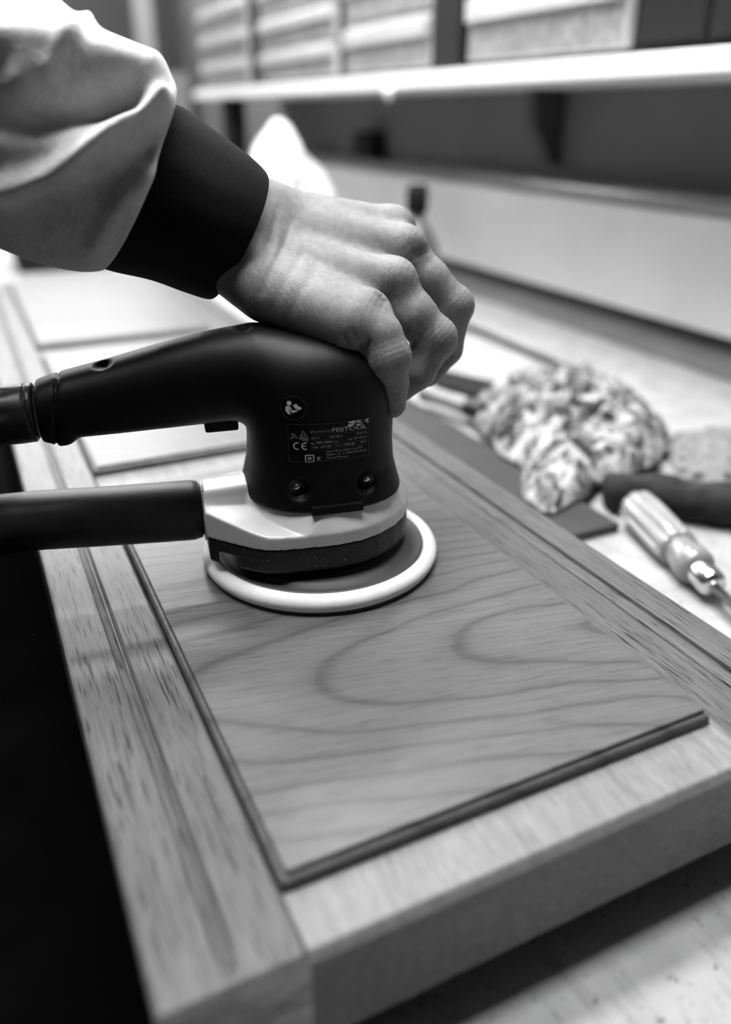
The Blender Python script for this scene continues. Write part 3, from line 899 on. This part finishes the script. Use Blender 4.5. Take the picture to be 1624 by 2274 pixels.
# screwdriver
sa = atz(1440, 1150, BZ + .019); sb = atz(1578, 1292, BZ + .016)
ax = (sb - sa); L_ = np.linalg.norm(ax); ax /= L_
M['clear_handle'] = plain('ribbed_plastic_handle', 0.26, 0.16, 0.15, 40, coat=0.6)
M['dark_band'] = plain('handle_band', 0.20, 0.25, 0.2, 60, coat=0.4)
sd = thing('screwdriver', 'screwdriver with a ribbed translucent handle and steel ferrule', 'screwdriver', sa)
sd.rotation_mode = 'QUATERNION'; sd.rotation_quaternion = Vector(ax).to_track_quat('Z', 'Y')
def fluted(zs, n=120):
    secs = []
    for z, r, fl in zs:
        secs.append([((r - fl * (0.5 + .5 * math.cos(8 * t)) ** 3) * math.cos(t), (r - fl * (0.5 + .5 * math.cos(8 * t)) ** 3) * math.sin(t), z) for t in [2 * math.pi * j / n for j in range(n)]])
    return loft(secs)
v, f = fluted([(-.026, .010, 0), (-.0255, .013, .0004), (-.023, .0158, .001), (-.018, .0175, .0024), (0, .0182, .003), (L_ * .42, .0176, .003), (L_ * .50, .0172, .002), (L_ * .53, .0165, 0)])
mesh_obj('handle', v, f, M['clear_handle'], sd)
v, f = fluted([(L_ * .53, .0140, 0), (L_ * .56, .0130, 0), (L_ * .60, .0145, 0), (L_ * .72, .0158, 0), (L_ * .80, .0155, 0), (L_ * .86, .0120, 0)])
mesh_obj('handle_collar', v, f, M['dark_band'], sd)
v, f = fluted([(L_ * .85, .0108, 0), (L_ * .87, .0112, 0), (L_ * 1.03, .0112, 0), (L_ * 1.06, .0095, 0), (L_ * 1.07, .004, 0)])
mesh_obj('ferrule', v, f, M['steel'], sd)
v, f = fluted([(L_ * 1.05, .0036, 0), (L_ * 1.9, .0036, 0), (L_ * 2.0, .0034, 0)], 20)
mesh_obj('blade', v, f, M['steel'], sd)

# rags
def vnoise(seed):
    r = np.random.RandomState(seed); tab = r.rand(64, 64)
    def fn(x, y):
        xi, yi = np.floor(x).astype(int), np.floor(y).astype(int); fx, fy = x - xi, y - yi
        fx = fx * fx * (3 - 2 * fx); fy = fy * fy * (3 - 2 * fy)
        t = lambda i, j: tab[i % 64, j % 64]
        return (t(xi, yi) * (1 - fx) + t(xi + 1, yi) * fx) * (1 - fy) + (t(xi, yi + 1) * (1 - fx) + t(xi + 1, yi + 1) * fx) * fy
    return fn
def rag_mat(name, lo_v, hi_v, scale, mid=0.5, kind='noise'):
    m, nt, b = new_mat(name)
    vec = coords(nt)
    if kind == 'noise':
        fa = noise(nt, vec, scale, 4, 0.7, 1.5)
        c = ramp(nt, fa, [(mid - .12, lo_v), (mid, (lo_v + hi_v) * .5), (mid + .06, hi_v)])
    else:
        vo = add(nt, 'ShaderNodeTexVoronoi'); vo.inputs['Scale'].default_value = scale; vo.inputs['Randomness'].default_value = 0.25
        nt.links.new(vec, vo.inputs['Vector'])
        c = ramp(nt, vo.outputs['Distance'], [(.25, lo_v), (.45, hi_v)])
    nt.links.new(c, b.inputs['Base Color'])
    b.inputs['Roughness'].default_value = 0.95; b.inputs['Specular IOR Level'].default_value = 0.1
    bump(nt, b, noise(nt, vec, 900, 2), .4, .0004)
    return m
def rag(name, label, outline_px, height, mat, seed, fold, zbase, n=70, lift=None, category='cloth'):
    """crumpled cloth filling an outline on the bench, folds from ridged noise"""
    P = np.array([atz(x, y, zbase)[:2] for x, y in outline_px])
    c = P.mean(0)
    ang = np.arctan2(P[:, 1] - c[1], P[:, 0] - c[0]); o_ = np.argsort(ang); ang = ang[o_]; rad_ = np.linalg.norm(P - c, axis=1)[o_]
    A_ = np.concatenate([ang - 2 * math.pi, ang, ang + 2 * math.pi]); R_ = np.tile(rad_, 3)
    na, nr = 150, n
    t = np.linspace(0, 2 * math.pi, na, endpoint=False) - math.pi
    rr = np.interp(t, A_, R_)
    n1, n2 = vnoise(seed), vnoise(seed + 1)
    verts = []
    for i in range(nr + 1):
        k = i / nr
        x = c[0] + np.cos(t) * rr * k; y = c[1] + np.sin(t) * rr * k
        w1 = n1(x * 30 + 9, y * 30 + 9); u = x * fold + 2.2 * w1; w = y * fold + 2.2 * n2(x * 30, y * 30)
        rid = 1 - np.abs(2 * n1(u, w) - 1)
        rid2 = 1 - np.abs(2 * n2(u * 2.3, w * 2.3) - 1)
        env = (1 - k ** 3.0)
        z = zbase + .0015 + height * env * (.25 + .75 * rid ** 1.6) + height * .28 * rid2 * (1 - k ** 6) 
        sw = .012 * (n2(x * 40, y * 40) - .5) * (1 if i else 0) * k
        verts += [(a + w_ * math.cos(b_ * 3), d + w_, e) for a, d, e, b_, w_ in zip(x, y, z, t, sw + 0 * x)]
    faces = []
    for i in range(nr):
        for j in range(na):
            q = (j + 1) % na
            faces.append((i * na + j, (i + 1) * na + j, (i + 1) * na + q, i * na + q))
    o = mesh_obj(name, verts, faces, mat)
    md = o.modifiers.new('thickness', 'SOLIDIFY'); md.thickness = .0014; md.offset = -1
    return tag(o, label, category)
M['rag'] = rag_mat('mottled_rag', 0.025, 0.44, 34, .53)
rag('rag', 'crumpled light rag with dark mottled pattern beside the door', [(1050, 900), (1110, 868), (1200, 850), (1290, 845), (1390, 870), (1452, 930), (1468, 1010), (1400, 1060), (1330, 1075), (1270, 1120), (1215, 1150), (1165, 1118), (1160, 1040), (1105, 985), (1060, 950)], .050, M['rag'], 5, 15, BZ + .010)
M['grey_cloth'] = rag_mat('spotted_grey_cloth', 0.05, 0.19, 50, kind='dots')
rag('spotted_cloth', 'spread grey cloth with rows of darker spots behind the dark roll', [(1490, 985), (1530, 958), (1610, 950), (1720, 960), (1800, 1010), (1790, 1080), (1680, 1095), (1570, 1080), (1510, 1060), (1480, 1030)], .016, M['grey_cloth'], 11, 18, BZ)
M['dark_cloth'] = plain('dark_towel', 0.030, 0.95, 0.5, 60, bumpd=.001, bscale=140, spec=.1)
pts = spline([atz(1340, 1095, BZ + .016), atz(1420, 1092, BZ + .018), atz(1520, 1108, BZ + .020), atz(1624, 1120, BZ + .020), atz(1760, 1130, BZ + .020)], 10)
nz = vnoise(21)
v, f = tube(pts, [(.006 if i == 0 else .014 if i == 1 else .0185 + .0012 * math.sin(i * .5)) for i in range(len(pts))], 28)
v = [np.array(p_) + np.array([0, 0, .003 * (float(nz(np.array(p_[0] * 90), np.array(p_[1] * 90 + p_[2] * 120))) - .5)]) for p_ in v]
tag(mesh_obj('rolled_towel', v, f, M['dark_cloth']), 'dark rolled towel lying behind the screwdriver handle', 'towel')
# small tool half under the rag
ta = atz(945, 872, BZ + .022); tb = atz(1042, 905, BZ + .022)
ax2 = tb - ta; l2 = np.linalg.norm(ax2)
ch = thing('chisel', 'chisel with a pale capped handle lying on the metal bar', 'chisel', ta)
ch.rotation_mode = 'QUATERNION'; ch.rotation_quaternion = Vector(ax2 / l2).to_track_quat('Z', 'Y')
M['pale_handle'] = plain('pale_handle', 0.24, 0.4, 0.2, 60)
v, f = lathe([(.006, -.006), (.0105, -.005), (.0125, .0), (.0125, .008), (.0108, .012), (.0100, l2 * .5), (.0112, l2 * .85), (.0112, l2)], 32); mesh_obj('handle', v, f, M['pale_handle'], ch)
v, f = lathe([(.0118, l2 * .98), (.0122, l2), (.0122, l2 + .02), (.0095, l2 + .024), (.003, l2 + .025)], 32); mesh_obj('ferrule', v, f, M['black_rubber'], ch)
bl = box('blade', M['steel'], -.008, .008, -.0015, .0015, l2 + .02, l2 + .05, .0005, ch)

# dark block behind and under it
M['dark_block'] = plain('dark_block', 0.012, 0.8, 0.3, 40, spec=.15)
mid = (atz(905, 845, BZ) + atz(1085, 890, BZ)) / 2; e_ = atz(1085, 890, BZ) - atz(905, 845, BZ)
sbk = box('sanding_block', M['dark_block'], -np.linalg.norm(e_) / 2, np.linalg.norm(e_) / 2, -.012, .055, 0, .0095, .003)
sbk.location = (float(mid[0]), float(mid[1]), BZ); sbk.rotation_euler = (0, 0, math.atan2(e_[1], e_[0]))
tag(sbk, 'flat dark block lying behind the pale chisel handle', 'block')

# long dark stick further back on the bench
pa = atz(1035, 724, BZ + .006); pb = atz(1285, 828, BZ + .006)
v, f = tube([pa, (pa + pb) / 2, pb], .006, 8); tag(mesh_obj('stick', v, f, M['dark_wood']), 'thin dark stick lying on the bench behind the rag', 'stick')

# ------------------------------------------------------------------ against the wall
XB = 1.045
bz0, bz1 = BZ + .028, 0.118
tag(box('backboard', M['white_wood'], XB, XB + .018, -.5, 2.9, bz0, bz1, .002), 'long white backboard standing along the wall behind the bench', 'board')
M['shade_strip'] = plain('back_shade_grey', 0.13, 0.7, 0.25, 7)  # shaded band at the back of the bench, put in as a grey strip
tag(box('bench_back_shade', M['shade_strip'], XB - .10, XB + .03, -.6, 2.95, BZ, BZ + .006, .001), 'flat grey strip standing in for shade along the back edge of the bench', 'strip')
tag(box('base_rail', M['dark_wood'], XB + .004, XB + .03, -.5, 2.9, BZ + .006, BZ + .028, .001), 'dark rail under the white backboard', 'rail')
M['rail_metal'] = plain('brushed_rail', 0.30, 0.32, 0.2, 9, metal=0.7)
v, f = tube([(XB + .010, -.5, bz1 + .016), (XB + .010, 2.9, bz1 + .016)], .0155, 24)
tag(mesh_obj('metal_rail', v, f, M['rail_metal']), 'shiny metal rail running along the top of the white backboard', 'rail')
M['shelf'] = plain('shelf_laminate', 0.82, 0.4, 0.03, 4)
SX, SZ0, SZ1 = 0.80, 0.302, 0.328
tag(box('wall_shelf', M['shelf'], SX, XR, -.3, 2.98, SZ0, SZ1, .002), 'long white wall shelf carrying parts organisers', 'shelf')
M['bracket'] = plain('shelf_bracket', 0.04, 0.5, 0.1)
for i, bx_ in enumerate((1098, )):
    y = atx(bx_, 300, 0.95)[1]
    t = thing('shelf_bracket', 'dark triangular bracket under the white shelf', 'bracket', (0, y, 0), 0, 'shelf brackets')
    v = [(XR - .075, -.014, SZ0), (XR, -.014, SZ0), (XR, -.014, SZ0 - .13), (XR - .020, -.014, SZ0 - .13), (XR - .070, -.014, SZ0 - .06)]
    v = v + [(a, .014, c) for a, _, c in v]
    f = [(0, 1, 2, 3, 4), (9, 8, 7, 6, 5)] + [(i_, i_ + 5, (i_ + 1) % 5 + 5, (i_ + 1) % 5) for i_ in range(5)]
    mesh_obj('plate', v, f, M['bracket'], t, smooth=False)
ty = atx(865, 215, SX - .005)[1]
v, f = tube([(SX - .006, ty, SZ0 + .004), (SX - .006, ty, SZ0 - .006), (SX - .006, ty, SZ0 - .022)], [.012, .011, .003], 12)
tag(mesh_obj('drip', v, f, M['shelf']), 'small white paper tab hanging from the shelf edge', 'tab')

# parts organisers on the shelf
M['organiser'] = plain('organiser_frame', 0.012, 0.7, 0.2, spec=0.15)
M['drawer'] = plain('clear_drawer_front', 0.46, 0.25, 0.12, 25)
M['drawer_dim'] = plain('drawer_contents', 0.20, 0.4, 0.6, 60)
FXO = SX + .03
def Yat(px_): return atx(px_, 150, FXO)[1]
def organiser(x0, x1, rows, cols, ht, label, body_mat='organiser', fm='drawer', lipmat='drawer', winmat='drawer_dim'):
    ya, yb = Yat(x1), Yat(x0)           # left in the picture is further along Y
    t = thing('parts_organiser', label, 'organiser', (FXO, ya, SZ1))
    Wd = yb - ya; wt = .010
    box('case', M[body_mat], .012, .16, 0, Wd, 0, ht, .002, t)
    rh = (ht - .012) / rows; cw = (Wd - wt) / cols
    for r_ in range(rows):
        for c_ in range(cols):
            y0 = wt / 2 + c_ * cw + .002; y1 = y0 + cw - .004; z0 = .010 + r_ * rh; z1 = z0 + rh - .005
            d = box('drawer', M[fm], -.002, .014, y0, y1, z0, z1, .0015, t)
            box('drawer_lip', M[lipmat], -.014, 0, y0 + .003, y1 - .003, z1 - rh * .42, z1 - rh * .10, .002, d)
            box('contents_window', M[winmat], -.0035, 0, y0 + .006, y1 - .006, z0 + .004, z1 - rh * .46, .0008, d)
    return t
organiser(452, 556, 4, 2, .30, 'pale drawer organiser at the far left end of the shelf')
organiser(582, 748, 4, 2, .30, 'pale drawer organiser second from the far end of the shelf')
organiser(768, 962, 3, 1, .28, 'wide pale drawer organiser beside the broad dark upright')
organiser(1036, 1392, 2, 1, .22, 'large pale bin with clear front in the middle of the shelf')
tt = organiser(1402, 1760, 1, 2, .18, 'dark storage box at the right end of the shelf', fm='organiser', lipmat='drawer_dim', winmat='organiser')
yb_ = Yat(968); ya_ = Yat(1030)
tag(box('black_folder', M['organiser'], FXO - .01, FXO + .15, ya_, yb_, SZ1, SZ1 + .30, .003), 'broad black upright case between the pale organisers', 'case')
yb_ = Yat(556); ya_ = Yat(580)
tag(box('black_divider', M['organiser'], FXO, FXO + .15, ya_ + .004, yb_ - .004, SZ1, SZ1 + .32, .003), 'narrow black upright box between the two far organisers', 'case')

# things standing at the far end of the bench
M['bag'] = plain('white_plastic_bag', 0.72, 0.35, 0.1, 20)
def blob(name, centre, size, seed, mat, label, cat, amp=.18, tall=None):
    n1 = vnoise(seed); verts = []; nu_, nv_ = 72, 48
    for i in range(nv_ + 1):
        th = math.pi * i / nv_
        for j in range(nu_):
            ph = 2 * math.pi * j / nu_
            k = 1 + amp * (abs(2 * float(n1(np.array(3 + 2.5 * math.cos(ph) + th * 2), np.array(9 + 2.5 * math.sin(ph)))) - 1) * 2 - 1) * math.sin(th)
            zz = math.cos(th)
            shr = (1 - .55 * max(0, zz) ** 1.2) if tall else 1
            verts.append((size[0] * k * shr * math.sin(th) * math.cos(ph), size[1] * k * shr * math.sin(th) * math.sin(ph), size[2] * (zz + 1) * (1 if zz < 0 else 1)))
    faces = [(i * nu_ + j, (i + 1) * nu_ + j, (i + 1) * nu_ + (j + 1) % nu_, i * nu_ + (j + 1) % nu_) for i in range(nv_) for j in range(nu_)]
    o = mesh_obj(name, verts, faces, mat); o.location = tuple(map(float, centre))
    return tag(o, label, cat)
c = atz(620, 440, BZ); c = at(625, 430, 2.0)
blob('plastic_bag', (c[0], c[1], BZ), (.105, .125, .165), 31, M['bag'], 'crumpled white plastic bag standing at the far end of the bench', 'bag', .32, True)
c = atx(800, 340, XB)
cs = thing('socket_box', 'dark electrical box standing on the rail under the shelf', 'electrical box', (XB + .030, c[1], bz1 + .031))
hb = atx(800, 292, XB)[2] - bz1 - .031
box('box_body', M['organiser'], -.022, .022, -.052, .052, 0, hb, .006, cs)
box('box_lid', M['organiser'], -.028, -.021, -.046, .046, .006, hb - .006, .003, cs)
c = at(925, 520, 1.45)
bt = thing('spray_bottle', 'dark spray bottle with a narrow neck behind the knuckles', 'bottle', (c[0], c[1], BZ))
bh = at(915, 405, 1.45)[2] - BZ
M['bottle'] = plain('dark_bottle', 0.10, 0.35, 0.3)
v, f = lathe([(.0, 0), (.042, 0), (.044, .004), (.044, bh * .42), (.038, bh * .58), (.020, bh * .72), (.013, bh * .74), (.013, bh * .82), (0, bh * .82)], 40); mesh_obj('bottle_body', v, f, M['bottle'], bt)
v, f = lathe([(.0, bh * .80), (.019, bh * .80), (.019, bh * .97), (.015, bh), (0, bh)], 24); mesh_obj('bottle_cap', v, f, M['organiser'], bt)
c = at(690, 440, 1.75)
v, f = lathe([(0, 0), (.028, 0), (.030, .004), (.030, .085), (.026, .095), (.020, .10), (.020, .115), (0, .115)], 36)
o = mesh_obj('jar', v, f, M['bag']); o.location = (float(c[0]), float(c[1]), BZ); tag(o, 'small white jar standing beside the plastic bag', 'jar')
M['post'] = plain('grey_post', 0.22, 0.6, 0.1)
c = at(322, 80, 3.3)
struct(box('trim_1', M['post'], c[0] - .035, c[0] + .035, c[1] - .02, c[1] + .02, FLOOR, CEIL))
c = at(392, 200, 3.6)
tag(box('locker', M['post'], c[0] - .06, c[0] + .06, c[1], c[1] + .2, FLOOR, .42, .004), 'narrow grey locker standing behind the far end of the bench', 'locker')
c = at(525, 330, 2.6)
tag(box('dark_post', M['organiser'], c[0] - .03, c[0] + .03, c[1] - .03, c[1] + .03, BZ, SZ0, .003), 'dark upright post under the far end of the shelf', 'post')
c = at(150, 585, 1.95)
cz = at(150, 612, 1.95)[2]
tag(box('tool_case', M['organiser'], max(c[0] - .11, .06), c[0] + .16, max(c[1], DY1 + .04), max(c[1], DY1 + .04) + .15, BZ, .035, .006), 'black tool box standing beyond the far end of the door', 'tool box')
c = at(20, 575, 2.4)
stb = thing('side_table', 'low pale side table standing beside the far end of the bench', 'table', (-.32, c[1] + .15, FLOOR))
box('table_top', M['white_wood'], -.34, .34, -.2, .2, .84, .87, .004, stb)
for x in (-.32, .28):
    for y in (-.18, .14):
        box('leg', M['dark_wood'], x, x + .04, y, y + .04, 0, .84, .003, stb)
